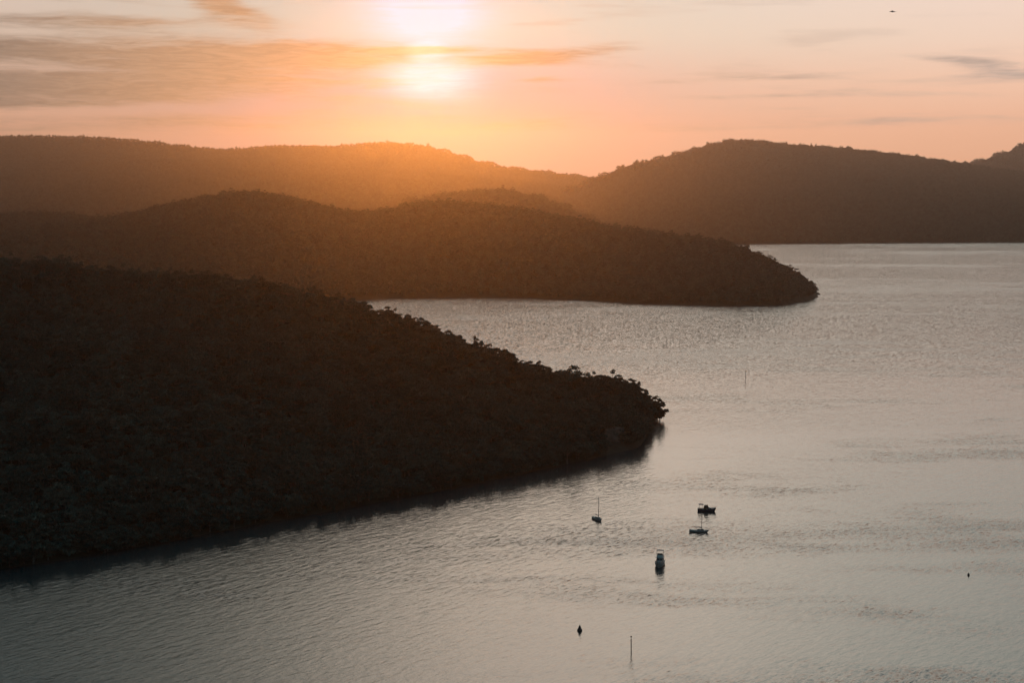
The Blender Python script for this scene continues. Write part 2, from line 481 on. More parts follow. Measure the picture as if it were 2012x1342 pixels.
mid = Land('middle_headland',
    [G(-500, 600), G(0, 597), G(400, 594), G(690, 590), G(760, 586), G(900, 584), G(1040, 585), G(1150, 590), G(1300, 598), G(1450, 601), G(1540, 599),
     G(1580, 593), G(1600, 586), G(1607, 578), G(1603, 570), XY(1570, 2190), XY(1500, 2330), XY(1350, 2650), XY(1100, 2900), XY(600, 3100), XY(0, 3250), XY(-500, 3250)],
    ridge_of([(-500, 420, 2900), (-100, 417, 2850), (0, 420, 2800), (90, 420, 2750), (150, 424, 2700), (200, 433, 2600), (240, 430, 2500), (280, 418, 2450), (330, 403, 2420),
              (400, 386, 2400), (450, 377, 2400), (500, 374, 2400), (570, 388, 2400), (640, 405, 2420), (700, 418, 2430), (740, 416, 2430), (800, 403, 2420), (870, 393, 2400),
              (940, 400, 2370), (1000, 407, 2340), (1050, 415, 2310), (1130, 431, 2260), (1200, 443, 2210), (1250, 450, 2180), (1350, 463, 2120), (1400, 471, 2090),
              (1450, 484, 2060), (1500, 499, 2035), (1550, 524, 2015), (1585, 549, 2005)], 6.5),
    12.0, 0.85, 22.0, 170.0, 11)
spur = Land('spur_hill',
    [XY(640, 3350), XY(900, 3200), XY(1150, 3230), XY(1260, 3450), XY(1240, 3800), XY(1000, 3950), XY(700, 3900)],
    ridge_of([(760, 405, 3550), (820, 386, 3550), (880, 376, 3550), (940, 370, 3550), (990, 370, 3550), (1050, 379, 3550), (1100, 396, 3550), (1150, 419, 3550), (1200, 445, 3550)], 9.0),
    20.0, 0.8, 12.0, 150.0, 21)
def far(pts, depth): return [(px, py, depth) for px, py in pts]
far_left = Land('far_hills',
    [XY(-700, 3300), XY(0, 3350), XY(500, 3500), XY(900, 3750), XY(1250, 4100), XY(1450, 5000), XY(1450, 7600), XY(700, 7900), XY(-700, 7900)],
    ridge_of(far([(-600, 290), (-200, 270), (0, 265), (60, 264), (100, 266), (150, 265), (200, 268), (250, 271), (300, 275), (350, 283), (400, 290), (440, 293), (470, 290), (500, 287), (560, 283), (600, 284), (640, 288),
              (700, 281), (730, 278), (760, 277), (800, 279), (830, 283), (870, 291), (900, 300), (950, 318), (1000, 328), (1060, 333), (1120, 341), (1170, 347), (1300, 360)], 7000), 9.0),
    40.0, 0.8, 34.0, 480.0, 31)
far_right = Land('far_hills',
    [XY(1130, 4000), G(1300, 481), G(1470, 479.5), G(1600, 478), G(1750, 477), G(1900, 476), G(2100, 475.5), G(2600, 475), XY(2600, 6500), XY(1800, 6500), XY(1250, 6300), XY(1060, 5500)],
    ridge_of(far([(1080, 380), (1130, 358), (1165, 349), (1190, 338), (1230, 321), (1300, 305), (1340, 297), (1370, 288), (1400, 278), (1440, 271), (1470, 272), (1500, 275), (1530, 280), (1560, 283), (1610, 285),
              (1650, 288), (1700, 294), (1750, 300), (1830, 310), (1890, 320), (2000, 335), (2200, 345), (2600, 350)], 5600), 9.0),
    32.0, 0.75, 16.0, 360.0, 41)
far_edge = Land('far_hills',
    [XY(1650, 6500), XY(1900, 6350), XY(2200, 6250), XY(2900, 6300), XY(2900, 7800), XY(1700, 7800)],
    ridge_of(far([(1750, 344), (1820, 334), (1890, 321), (1930, 312), (1970, 299), (2012, 280), (2080, 260), (2200, 255), (2600, 275)], 7000), 9.0),
    40.0, 0.75, 14.0, 400.0, 51)

# water sheet
wm = bpy.data.meshes.new('water')
wm.from_pydata([(-6000, -900, 0), (6000, -900, 0), (6000, 9000, 0), (-6000, 9000, 0)], [], [(0, 1, 2, 3)])
wm.materials.append(M['water'])
tag(link(bpy.data.objects.new('water', wm)), kind='structure')

# ------------------------------------------------------------------ trees
def quads_mesh(name, P, A, B, material):
    """many leaf clumps: centre P, half axes A and B (n x 3 arrays)"""
    n = len(P)
    v = np.stack([P - A - B * .4, P + A * .25 - B, P + A + B * .3, P - A * .2 + B], 1).reshape(-1, 3)
    f = np.arange(4 * n).reshape(-1, 4)
    me = bpy.data.meshes.new(name); me.from_pydata(v.tolist(), [], f.tolist()); me.materials.append(material)
    return me
def rand_dirs(rng, n):
    d = rng.normal(size=(n, 3)); return d / np.linalg.norm(d, axis=1, keepdims=True)
def leaf_cloud(rng, c, r, n, size):
    d = rand_dirs(rng, n); d[:, 2] = np.where(d[:, 2] < -0.25, -d[:, 2] * 0.6, d[:, 2])
    k = rng.uniform(0.55, 1.05, n)[:, None]
    P = np.array(c) + d * np.array(r) * k
    a = rand_dirs(rng, n); b = np.cross(a, rand_dirs(rng, n)); b /= np.linalg.norm(b, axis=1, keepdims=True) + 1e-6
    s = rng.uniform(0.6, 1.2, n)[:, None] * size
    return P, a * s, b * s * 0.75
def gum(seed, H, spread, nl, leaves, size, low=0.35, style='gum'):
    rng = np.random.RandomState(seed)
    mb = MB(); lean = rng.uniform(-.06, .06, 2) * H
    fork = np.array([lean[0] * .5, lean[1] * .5, H * low])
    r0 = H * 0.030
    mb.tube((0, 0, -1.2), tuple(fork * [.6, .6, .55]), r0 * 1.25, r0 * .95, 7)
    mb.tube(tuple(fork * [.6, .6, .55]), tuple(fork), r0 * .95, r0 * .8, 7)
    Ps, As, Bs = [], [], []
    for i in range(nl):
        ang = 2 * math.pi * (i + rng.uniform(-.35, .35)) / nl
        top = (i == 0)
        rr = 0.1 if top else rng.uniform(0.45, 0.95)
        end = np.array([lean[0] + math.cos(ang) * spread * rr, lean[1] + math.sin(ang) * spread * rr,
                        H * (0.92 if top else rng.uniform(low + .18, 0.92 - 0.22 * rr))])
        midp = fork * .5 + end * .5 + np.array([math.cos(ang), math.sin(ang), -0.6]) * spread * .08
        mb.tube(tuple(fork), tuple(midp), r0 * .5, r0 * .34, 5)
        mb.tube(tuple(midp), tuple(end), r0 * .34, r0 * .12, 5)
        for k in range(rng.randint(2, 4)):
            c = end + rng.normal(size=3) * spread * np.array([.20, .20, .09])
            if k: mb.tube(tuple(midp * .4 + end * .6), tuple(c), r0 * .2, r0 * .08, 4)
            r = spread * rng.uniform(.24, .40)
            p, a, b = leaf_cloud(rng, c, (r, r, r * rng.uniform(.45, .7)), leaves, size)
            Ps.append(p); As.append(a); Bs.append(b)
    if style == 'bush':
        for k in range(6):
            ang = rng.uniform(0, 6.28)
            c = np.array([math.cos(ang) * spread * .5, math.sin(ang) * spread * .5, H * rng.uniform(.12, .4)])
            p, a, b = leaf_cloud(rng, c, (spread * .45, spread * .45, H * .2), leaves, size)
            Ps.append(p); As.append(a); Bs.append(b)
    crown = quads_mesh('crown', np.concatenate(Ps), np.concatenate(As), np.concatenate(Bs), M['foliage' if seed % 2 else 'foliage_olive'])
    tm = bpy.data.meshes.new('trunk'); tm.from_pydata(mb.v, [], mb.f); tm.materials.append(M['bark'])
    tm.polygons.foreach_set('use_smooth', [True] * len(tm.polygons))
    return tm, crown
def joined(name, meshes):
    v, f, mi, mats = [], [], [], []
    for me in meshes:
        b = len(v); v += [tuple(p.co) for p in me.vertices]; f += [tuple(b + i for i in q.vertices) for q in me.polygons]
        mi += [len(mats)] * len(me.polygons); mats.append(me.materials[0])
    o = bpy.data.meshes.new(name); o.from_pydata(v, [], f)
    for x in mats: o.materials.append(x)
    o.polygons.foreach_set('material_index', mi); return o

KINDS = []
for i, (H, s, nl, low, st) in enumerate([(15, 5.2, 7, .38, 'gum'), (13, 5.8, 8, .32, 'gum'), (14, 4.6, 7, .42, 'gum'), (12, 5.0, 8, .26, 'gum'),
                                         (14, 6.2, 9, .40, 'gum'), (9, 4.4, 6, .22, 'bush'), (8, 4.0, 6, .2, 'bush'), (11, 4.8, 7, .25, 'bush')]):
    KINDS.append(gum(100 + i, H, s, nl, 75, 0.46, low, st) + (H, s))
LOWK = [gum(200 + i, H, s, 5, 16, 1.15, .25, 'bush') + (H, s) for i, (H, s) in enumerate([(13, 5.5), (11, 5.0), (15, 5.0), (10, 5.5), (12, 6.0)])]
def proto_collection(name, kinds):
    col = bpy.data.collections.new(name)
    for i, k in enumerate(kinds):
        o = bpy.data.objects.new('%s_%02d' % (name, i), joined(name, k[:2])); col.objects.link(o)
    return col
COL_NEAR = proto_collection('gum_kind', KINDS)
COL_FAR = proto_collection('distant_kind', LOWK)

def forest_nodes(name, col):
    ng = bpy.data.node_groups.new(name, 'GeometryNodeTree')
    ng.interface.new_socket('Geometry', in_out='INPUT', socket_type='NodeSocketGeometry')
    ng.interface.new_socket('Geometry', in_out='OUTPUT', socket_type='NodeSocketGeometry')
    n, l = ng.nodes, ng.links
    gi, go = n.new('NodeGroupInput'), n.new('NodeGroupOutput')
    ip = n.new('GeometryNodeInstanceOnPoints'); ci = n.new('GeometryNodeCollectionInfo')
    ci.inputs['Collection'].default_value = col
    ci.inputs['Separate Children'].default_value = True
    ci.inputs['Reset Children'].default_value = True
    ip.inputs['Pick Instance'].default_value = True
    def attr(nm, ty):
        a = n.new('GeometryNodeInputNamedAttribute'); a.data_type = ty; a.inputs['Name'].default_value = nm
        return a.outputs[0]
    l.new(gi.outputs[0], ip.inputs['Points']); l.new(ci.outputs[0], ip.inputs['Instance'])
    l.new(attr('kind_index', 'INT'), ip.inputs['Instance Index'])
    cx = n.new('ShaderNodeCombineXYZ'); l.new(attr('turn', 'FLOAT'), cx.inputs[2])
    l.new(cx.outputs[0], ip.inputs['Rotation'])
    l.new(attr('size', 'FLOAT_VECTOR'), ip.inputs['Scale'])
    l.new(ip.outputs[0], go.inputs[0])
    return ng
NG_NEAR = forest_nodes('near_forest', COL_NEAR)
NG_FAR = forest_nodes('far_forest', COL_FAR)

def forest(name, ng, x, y, z, k, turn, size, label):
    me = bpy.data.meshes.new(name); me.from_pydata(np.stack([x, y, z], 1).tolist(), [], [])
    me.attributes.new('kind_index', 'INT', 'POINT').data.foreach_set('value', k.astype(np.int32))
    me.attributes.new('turn', 'FLOAT', 'POINT').data.foreach_set('value', turn.astype(np.float32))
    me.attributes.new('size', 'FLOAT_VECTOR', 'POINT').data.foreach_set('vector', size.astype(np.float32).ravel())
    o = link(bpy.data.objects.new(name, me))
    md = o.modifiers.new('trees', 'NODES'); md.node_group = ng
    return tag(o, label, 'forest', kind='stuff')

# far woods, each one mass
def far_wood(land, dens, seed, label, smin=.7, smax=1.15, edge=3.0):
    x, y, z, d = land.scatter(dens, seed, edge)
    rng = np.random.RandomState(seed + 1); n = len(x)
    s = rng.uniform(smin, smax, n); s = np.where(rng.rand(n) < .05, s * 1.25, s)
    size = np.stack([s * rng.uniform(.9, 1.3, n), s * rng.uniform(.9, 1.3, n), s * rng.uniform(.8, 1.15, n)], 1)
    return forest('forest', NG_FAR, x, y, z - .6, rng.randint(0, len(LOWK), n), rng.uniform(0, 6.28, n), size, label)
n_mid = far_wood(mid, 52, 61, 'dark forest covering the middle headland across the bay', .48, .85)
far_wood(spur, 70, 62, 'hazy forest on the low spur below the sunlit saddle', .6, 1.0)
far_wood(far_left, 120, 63, 'glowing hazy forest on the far hills left of the saddle', .55, .95)
far_wood(far_right, 75, 64, 'brown hazy forest on the far hill right of the saddle', .55, .95)
far_wood(far_edge, 120, 65, 'hazy forest on the farthest ridge at the right', .55, .95)

# near headland: every tree placed, the 300 that show largest become trees of their own
x, y, z, d = near.scatter(25, 71, 0.3)
x2, y2, z2, d2 = near.scatter(14, 75, 0.0)          # a thick fringe along the waterline and over the point
f_ = (d2 < 7) | (x2 > G(1215, 880)[0])
x, y, z, d = (np.concatenate(q) for q in ((x, x2[f_]), (y, y2[f_]), (z, z2[f_]), (d, d2[f_])))
rk = G(1206, 884); keep = ~((np.hypot(x - rk[0], y - rk[1]) < 13) & (y < rk[1] + 5))   # nothing grows in front of the rock face
x, y, z, d = x[keep], y[keep], z[keep], d[keep]
rng = np.random.RandomState(72); n = len(x)
k = np.where(rng.rand(n) < .72, rng.randint(0, 5, n), rng.randint(5, 8, n))
k = np.where((d < 9) & (rng.rand(n) < .75), rng.randint(5, 8, n), k)
s = rng.uniform(.50, .88, n)
s = np.where((rng.rand(n) < .08) & (d > 15) & (seg_dist(x, y, near.ridge, False) > 30), s * 1.15, s)
size = np.stack([s * rng.uniform(.9, 1.15, n), s * rng.uniform(.9, 1.15, n), s * rng.uniform(.9, 1.1, n)], 1)
turn = rng.uniform(0, 6.28, n); z = z - .4
# trees set by hand along the skyline and the point: photo position of the top, distance, kind, size, label
SPECIAL = []
def place(px, py, depth, ki, sc, lab=None):
    tx, ty, tz = at(px, py, depth)
    hz, dd = near.h(np.array([tx]), np.array([ty]))
    SPECIAL.append((tx, ty, max(float(hz[0]), .3) - .3, ki, sc, tz, lab))
place(1122, 716, 897, 4, 1.18, 'broad flat topped gum tree standing tallest on the low ridge near the point')
place(1297, 775, 940, 7, .95, 'dark tree leaning out over the water at the very tip of the near headland')
place(716, 594, 925, 1, 1.0, 'open crowned gum tree on the skyline with bright bay water showing through it')
place(1280, 765, 930, 5, 1.1)
place(1292, 790, 938, 6, 1.0)
place(1268, 830, 880, 6, 0.9)
place(118, 500, 905, 2, .95)
place(515, 546, 922, 0, 1.0)
hand = []
for (tx, ty, gz, ki, sc, tz, lab) in SPECIAL:
    hh = KINDS[ki][2] * .97
    x = np.append(x, tx); y = np.append(y, ty); z = np.append(z, gz); k = np.append(k, ki); d = np.append(d, 10.)
    zs = max(.55, min(1.2, (tz - gz) / hh))
    size = np.vstack([size, [sc, sc, zs]]); turn = np.append(turn, rng.uniform(0, 6.28)); hand.append(lab)
n = len(x); first_hand = n - len(hand)

# which trees show: paint them front to back into a small image and count
RW, RH = 1006, 671
filled = np.zeros((RH, RW), bool)
Hh = np.array([q[2] for q in KINDS])[k] * size[:, 2]; Sp = np.array([q[3] for q in KINDS])[k] * size[:, 0]
def project(px_, py_, pz_):
    rel = np.stack([px_, py_, pz_ - CAM_Z], 1)
    dep = rel[:, 1] * cp - rel[:, 2] * sp; up = rel[:, 1] * sp + rel[:, 2] * cp
    return (W0 / 2 + F * rel[:, 0] / dep) / 2, (H0 / 2 - F * up / dep) / 2, dep
cu, cv, dep = project(x, y, z + Hh * .62)
hw = Sp * .95 * F / dep / 2; hh_ = Hh * .40 * F / dep / 2
shown = np.zeros(n)
for i in np.argsort(dep):
    a0, a1 = int(max(0, cu[i] - hw[i])), int(min(RW - 1, cu[i] + hw[i])); b0, b1 = int(max(0, cv[i] - hh_[i])), int(min(RH - 1, cv[i] + hh_[i]))
    if a1 <= a0 or b1 <= b0: continue
    yy, xx = np.mgrid[b0:b1 + 1, a0:a1 + 1]
    mk = ((xx - cu[i]) / hw[i]) ** 2 + ((yy - cv[i]) / hh_[i]) ** 2 < 1
    blk = filled[b0:b1 + 1, a0:a1 + 1]
    shown[i] = (mk & ~blk).sum(); blk |= mk
shown[first_hand:] += 1e6
own = np.zeros(n, bool); own[np.argsort(-shown)[:300]] = True
skyline = seg_dist(x, y, near.ridge, False) < 26
tip = x > G(1225, 880)[0]
protos = {}
def tree_thing(i):
    ki = int(k[i])
    if ki not in protos:
        e = bpy.data.objects.new('gum_tree', None)
        t = bpy.data.objects.new('trunk', KINDS[ki][0]); c = bpy.data.objects.new('crown', KINDS[ki][1])
        protos[ki] = (e, t, c)
    e, t, c = protos[ki]
    r = e.copy(); C.objects.link(r); r.empty_display_size = 1
    r.location = (x[i], y[i], z[i]); r.rotation_euler = (0, 0, turn[i]); r.scale = tuple(size[i])
    for ch in (t, c):
        q = ch.copy(); C.objects.link(q); q.parent = r
    hand_lab = hand[i - first_hand] if i >= first_hand else None
    if hand_lab: lab, grp = hand_lab, 'trees of the near headland'
    elif tip[i]: lab, grp = 'dark tree crowded onto the steep point at the right end of the near headland', 'trees on the point of the near headland'
    elif skyline[i]: lab, grp = 'gum tree on the skyline ridge of the near dark headland', 'skyline trees of the near headland'
    elif d[i] < 14: lab, grp = 'dark tree overhanging the waterline of the near headland', 'waterside trees of the near headland'
    else: lab, grp = 'dark gum tree on the shaded slope of the near headland', 'slope trees of the near headland'
    tag(r, lab, 'tree', grp)
    return r
for i in np.nonzero(own)[0]: tree_thing(i)
o_ = ~own
forest('forest', NG_NEAR, x[o_], y[o_], z[o_], k[o_], turn[o_], size[o_], 'near black forest filling the slopes of the near headland')

# pale rock face under the trees near the point
def rock(px, py, sx, sy, sz, seed, label, base_depth=None):
    bx, by = G(px, py); rng2 = np.random.RandomState(seed)
    mb = MB(); rings = []; nn = 18
    prof = [(1.0, 0), (1.04, .25), (.96, .5), (.9, .72), (.7, .9), (.3, 1.0)]
    for r, h in prof:
        rings.append([(math.cos(2 * math.pi * i / nn) * sx * r * rng2.uniform(.86, 1.1), math.sin(2 * math.pi * i / nn) * sy * r * rng2.uniform(.86, 1.1), sz * h * rng2.uniform(.92, 1.06) - 1.0) for i in range(nn)])
    mb.loft(rings); o = mb.build('rock_face', M['rock'])
    o.location = (bx, by, 0); o.rotation_euler = (0, 0, rad(25)); tag(o, label, 'rock'); return o
rock(1206, 880, 8.0, 4.0, 13.0, 5, 'pale sandstone rock face above the waterline near the point')

# ------------------------------------------------------------------ boats
def hull_rings(L, B, bow_h, mid_h, stern_h, n=15, transom=0.8, flare=0.35, entry=1.7, draft=0.35, rake=0.09):
    rings, sheer = [], []
    for i in range(n):
        t = i / (n - 1)
        xx = -L / 2 + L * t
        hb = B / 2 * (transom + (1 - transom) * math.sin(min(1, t / .45) * math.pi / 2)) * (1 - max(0, (t - .45) / .55) ** entry)
        hb = max(hb, 0.02)
        h = stern_h + (mid_h - stern_h) * min(1, t / .5) + (bow_h - mid_h) * max(0, (t - .4) / .6) ** 1.7
        wb = hb * (1 - flare * (0.35 + .65 * t))
        keel = -draft * (1 - max(0, (t - .7) / .3) ** 2 * .8)
        back = L * rake * max(0, (t - .6) / .4) ** 2
        rings.append([(xx, hb, h), (xx - back * .35, hb * .97, h * .55), (xx - back * .8, wb, 0.05), (xx - back, wb * .55, keel * .8), (xx - back, 0, keel),
                      (xx - back, -wb * .55, keel * .8), (xx - back * .8, -wb, 0.05), (xx - back * .35, -hb * .97, h * .55), (xx, -hb, h)])
        sheer.append((xx, hb, h))
    return rings, sheer
def hull(L, B, bow, mid_, stern, material, parent, **kw):
    rings, sheer = hull_rings(L, B, bow, mid_, stern, **kw)
    mb = MB(); nr = len(rings[0])
    for r in rings: mb.v += r
    for a in range(len(rings) - 1):
        for i in range(nr - 1): mb.f.append((a * nr + i, a * nr + i + 1, (a + 1) * nr + i + 1, (a + 1) * nr + i))
    mb.f.append(tuple(range(nr)))
    h = mb.build('hull', material, parent, smooth=True)
    dk = MB(); q = len(sheer)
    for (xx, hb, hz) in sheer: dk.v += [(xx, hb * .96, hz - .06), (xx, -hb * .96, hz - .06)]
    for i in range(q - 1): dk.f.append((2 * i, 2 * i + 1, 2 * i + 3, 2 * i + 2))
    dk.build('deck', M['deck'], parent)
    gw = MB()
    for sgn in (1, -1):
        for a, b in zip(sheer[:-1], sheer[1:]): gw.tube((a[0], sgn * a[1], a[2]), (b[0], sgn * b[1], b[2]), .045, n=5)
    gw.build('gunwale', M['timber'] if material is M['navy'] else material, parent)
    return sheer
def cabin(parent, name, x0, x1, wid0, wid1, z0, z1, slope_f, slope_a, material, win=None, crown=0.06):
    """deckhouse between x0 (aft) and x1 (fore), raked ends, narrowing to the top; dark windows each side and ahead"""
    def ring(z, k):
        a, b = x0 + slope_a * k, x1 - slope_f * k
        w0, w1 = wid0 * (1 - .14 * k) / 2, wid1 * (1 - .14 * k) / 2
        m_ = (a + b) / 2; wm_ = (w0 + w1) / 2 * 1.03
        return [(a, -w0, z), (m_, -wm_, z), (b, -w1, z), (b + .06 * (x1 - x0), 0, z), (b, w1, z), (m_, wm_, z), (a, w0, z)]
    mb = MB(); mb.loft([ring(z0, 0), ring(z1, 1), [(p[0] * .96 + .02 * (x0 + x1), p[1] * .9, z1 + crown) for p in ring(z1, 1)]])
    c = mb.build(name, material, parent)
    if win:
        lo, hi = win; ka, kb = (lo - z0) / (z1 - z0), (hi - z0) / (z1 - z0)
        r0, r1 = ring(lo, ka), ring(hi, kb)
        for (i, j, s0, s1) in ((0, 1, .12, .92), (1, 2, .08, .9), (2, 3, .1, .94), (3, 4, .06, .9), (4, 5, .1, .92), (5, 6, .08, .88)):
            w = MB()
            A0, A1 = Vector(r0[i]).lerp(Vector(r0[j]), s0), Vector(r0[i]).lerp(Vector(r0[j]), s1)
            B0, B1 = Vector(r1[i]).lerp(Vector(r1[j]), s0), Vector(r1[i]).lerp(Vector(r1[j]), s1)
            nrm = (A1 - A0).cross(B0 - A0).normalized() * .025
            w.loft([[tuple(p - nrm) for p in (A0, A1, B1, B0)], [tuple(p + nrm) for p in (A0, A1, B1, B0)]])
            w.build('window', M['glass'], c)
    return c
def rail(parent, pts, h, r=.022, name='rail'):
    mb = MB(); top = [(p[0], p[1], p[2] + h) for p in pts]
    for a, b in zip(top[:-1], top[1:]): mb.tube(a, b, r, n=5)
    for a, b in zip(pts, top): mb.tube(a, b, r, n=5)
    return mb.build(name, M['steel'], parent)
def heading(deg): return rad(deg)      # 0: bow to the right of the picture, -90: bow towards the camera

def sailboat(px, py, hd, L, mast_h, label, hull_mat):
    gx, gy = G(px, py)
    e = empty('sailboat', (gx, gy, 0), heading(hd), label, 'sailboat', 'boats moored off the near headland')
    B = L * .33
    sh = hull(L, B, 1.05, .72, .78, hull_mat, e, transom=.62, flare=.25, entry=1.8, rake=.13)
    cabin(e, 'cabin', -L * .10, L * .24, B * .66, B * .42, .66, 1.42, .5, .12, M['white'], (.95, 1.25))
    cp_ = MB(); cp_.box((-L * .27, 0, .86), (L * .26, B * .56, .28)); cp_.build('cockpit_coaming', M['cream'], e)
    mx = L * .12
    m_ = MB(); m_.tube((mx, 0, 1.3), (mx, 0, mast_h), .014 * mast_h - .012, .010 * mast_h - .01, 8)
    ms = m_.build('mast', M['alloy'], e, smooth=True)
    s_ = MB(); s_.tube((mx, -.75, mast_h * .58), (mx, .75, mast_h * .58), .03); s_.build('spreader', M['alloy'], ms)
    bo = MB(); bo.tube((mx, 0, 1.95), (-L * .30, 0, 2.0), .06, .05); bo.build('boom', M['alloy'], e)
    sc = MB(); rings = []
    for i in range(9):
        t = i / 8; xx = mx - .1 - (mx + L * .28) * t; rz = .20 * (1 - .55 * t)
        rings.append([(xx, math.cos(a) * rz * .7, 2.12 + math.sin(a) * rz) for a in [2 * math.pi * j / 8 for j in range(8)]])
    sc.loft(rings); sc.build('sail_cover', M['canvas'], e, smooth=True)
    st = MB()
    for p in ((L * .48, 0, 1.1), (-L * .49, 0, .9), (mx - .2, B * .46, .85), (mx - .2, -B * .46, .85)): st.tube((mx, 0, mast_h - .05), p, .009, n=4)
    st.build('rigging', M['steel'], e)
    bowp = [p for p in sh if p[0] > L * .32]
    rail(e, [(p[0], p[1] * .9, p[2]) for p in bowp] + [(p[0], -p[1] * .9, p[2]) for p in bowp[::-1]], .55, name='pulpit')
    st_ = [p for p in sh if p[0] < -L * .36]
    rail(e, [(p[0], p[1] * .9, p[2]) for p in st_[::-1]] + [(p[0], -p[1] * .9, p[2]) for p in st_], .55, name='pushpit')
    ru = MB(); ru.box((-L * .5 - .08, 0, .35), (.10, .06, 1.5)); ru.build('rudder', M['boot'], e)
    return e
sailboat(1174, 1022, -66, 8.2, 10.6, 'small white sailboat with bare mast, lying alone nearest the dark headland', M['white'])
sailboat(1374, 1046, -14, 8.4, 8.8, 'low white sailboat with bare mast moored just below the dark cabin cruiser', M['white'])

# dark cabin cruiser
gx, gy = G(1389, 1005)
e = empty('cabin_cruiser', (gx, gy, 0), heading(-5), 'dark hulled cabin cruiser with a rounded wheelhouse and an awning over its stern', 'motorboat', 'boats moored off the near headland')
L, B = 8.4, 2.9
sh = hull(L, B, 1.75, 1.05, 1.15, M['navy'], e, transom=.72, flare=.3, entry=2.0, rake=.10)
cabin(e, 'fore_cabin', -.2, 2.35, 2.2, 1.3, 1.0, 1.75, .6, .05, M['cream'], (1.25, 1.6))
wh = cabin(e, 'wheelhouse', -1.55, .95, 2.25, 1.9, 1.0, 2.65, .62, .3, M['timber'], (1.85, 2.4), crown=.16)
aw = MB()
aw.loft([[(-3.75 + 2.1 * t, -1.15, 3.15 + .02), (-3.75 + 2.1 * t, -.6, 3.24), (-3.75 + 2.1 * t, 0, 3.28), (-3.75 + 2.1 * t, .6, 3.24), (-3.75 + 2.1 * t, 1.15, 3.17),
          (-3.75 + 2.1 * t, 1.15, 3.12), (-3.75 + 2.1 * t, 0, 3.22), (-3.75 + 2.1 * t, -1.15, 3.10)] for t in (0, .33, .66, 1)])
a_ = aw.build('awning', M['canvas'], e)
for sy in (-1.05, 1.05):
    for sx in (-3.5, -1.9):
        p = MB(); p.tube((sx, sy * .95, 1.05), (sx, sy, 3.14), .03); p.build('awning_post', M['steel'], a_)
cb = MB(); cb.box((-3.0, 0, 1.22), (1.6, 1.9, .36)); cb.build('engine_box', M['timber'], e)
bowp = [p for p in sh if p[0] > L * .2]
rail(e, [(p[0], p[1] * .9, p[2]) for p in bowp] + [(p[0], -p[1] * .9, p[2]) for p in bowp[::-1]], .5, name='bow_rail')
ex = MB(); ex.tube((-.5, .3, 2.7), (-.5, .3, 3.1), .04); ex.tube((-.1, -.3, 2.75), (-.1, -.3, 3.0), .12, .10); ex.build('roof_fittings', M['alloy'], e)

# flybridge cruiser, bow towards the camera
gx, gy = G(1296, 1112)
e = empty('flybridge_cruiser', (gx, gy, 0), heading(-103), 'white flybridge motor cruiser facing the camera with an open frame above its bridge', 'motorboat', 'boats moored off the near headland')
L, B = 9.6, 3.7
sh = hull(L, B, 2.05, 1.35, 1.1, M['white'], e, transom=.86, flare=.34, entry=2.3, rake=.13)
cabin(e, 'fore_cabin', .2, 3.1, 2.7, 1.5, 1.35, 2.0, .75, .0, M['white'], (1.55, 1.82))
cabin(e, 'deckhouse', -2.6, .9, 3.1, 2.7, 1.2, 3.05, .85, .1, M['white'], (2.2, 2.78), crown=.08)
fb = MB(); fb.box((-1.3, 0, 3.19), (3.6, 3.2, .12)); fb.build('flybridge_deck', M['white'], e)
cabin(e, 'flybridge', -1.9, .05, 2.7, 2.3, 3.26, 4.1, .5, .1, M['cream'], None)
cabin(e, 'bridge_windscreen', -1.2, -.35, 2.25, 1.9, 4.17, 4.65, .35, .1, M['glass'], None)
fr = MB()
for sy in (-1.35, 1.35):
    fr.tube((-2.1, sy, 3.2), (-2.1, sy * .98, 5.75), .045); fr.tube((-.9, sy * .95, 4.0), (-.9, sy * .95, 5.75), .04)
    fr.tube((-2.15, sy * .98, 5.75), (-.85, sy * .95, 5.75), .045)
for sx in (-2.1, -.9): fr.tube((sx, -1.33, 5.75), (sx, 1.33, 5.75), .05)
fr.build('bridge_frame', M['steel'], e)
bt = MB(); bt.box((-1.5, 0, 5.80), (1.2, 2.5, .04)); bt.build('frame_top', M['canvas'], e)
bowp = [p for p in sh if p[0] > -.2]
rail(e, [(p[0], p[1] * .93, p[2]) for p in bowp] + [(p[0], -p[1] * .93, p[2]) for p in bowp[::-1]], .62, name='bow_rail')
cs = MB(); cs.box((-4.95, 0, .32), (.55, 3.0, .10)); cs.build('swim_platform', M['timber'], e)
lad = MB(); lad.tube((-2.6, 1.1, 1.2), (-2.3, 1.1, 3.2), .03); lad.tube((-2.6, .75, 1.2), (-2.3, .75, 3.2), .03)
for i in range(5): lad.tube((-2.55 + .05 * i, .75, 1.5 + .36 * i), (-2.55 + .05 * i, 1.1, 1.5 + .36 * i), .025)
lad.build('ladder', M['steel'], e)
an = MB(); an.box((4.75, 0, 2.1), (.7, .3, .10)); an.build('bow_roller', M['steel'], e)

# ------------------------------------------------------------------ marks in the water
gx, gy = G(1139, 1240)
e = empty('channel_buoy', (gx, gy, 0), 0, 'black conical channel buoy on a round float below the boats', 'buoy'); e.scale = (.92, .92, .92)
b = MB(); b.lathe([(.35, -.55), (.80, -.35), (.93, -.05), (.93, .42), (.84, .60), (.50, .68)]); b.build('float', M['black'], e, smooth=False)
b = MB(); b.lathe([(.56, .66), (.50, 1.0), (.36, 1.5), (.26, 1.78), (.22, 1.84)]); t_ = b.build('tower', M['black'], e)
b = MB(); b.lathe([(.16, 1.84), (.17, 2.05), (.10, 2.18), (.02, 2.22)], n=12); b.build('lantern', M['pile'], e)
for i in range(4):
    a = i * math.pi / 2 + .4
    b = MB(); b.tube((math.cos(a) * .78, math.sin(a) * .78, .6), (math.cos(a) * .3, math.sin(a) * .3, 1.7), .04, n=6); b.build('brace', M['black'], e)

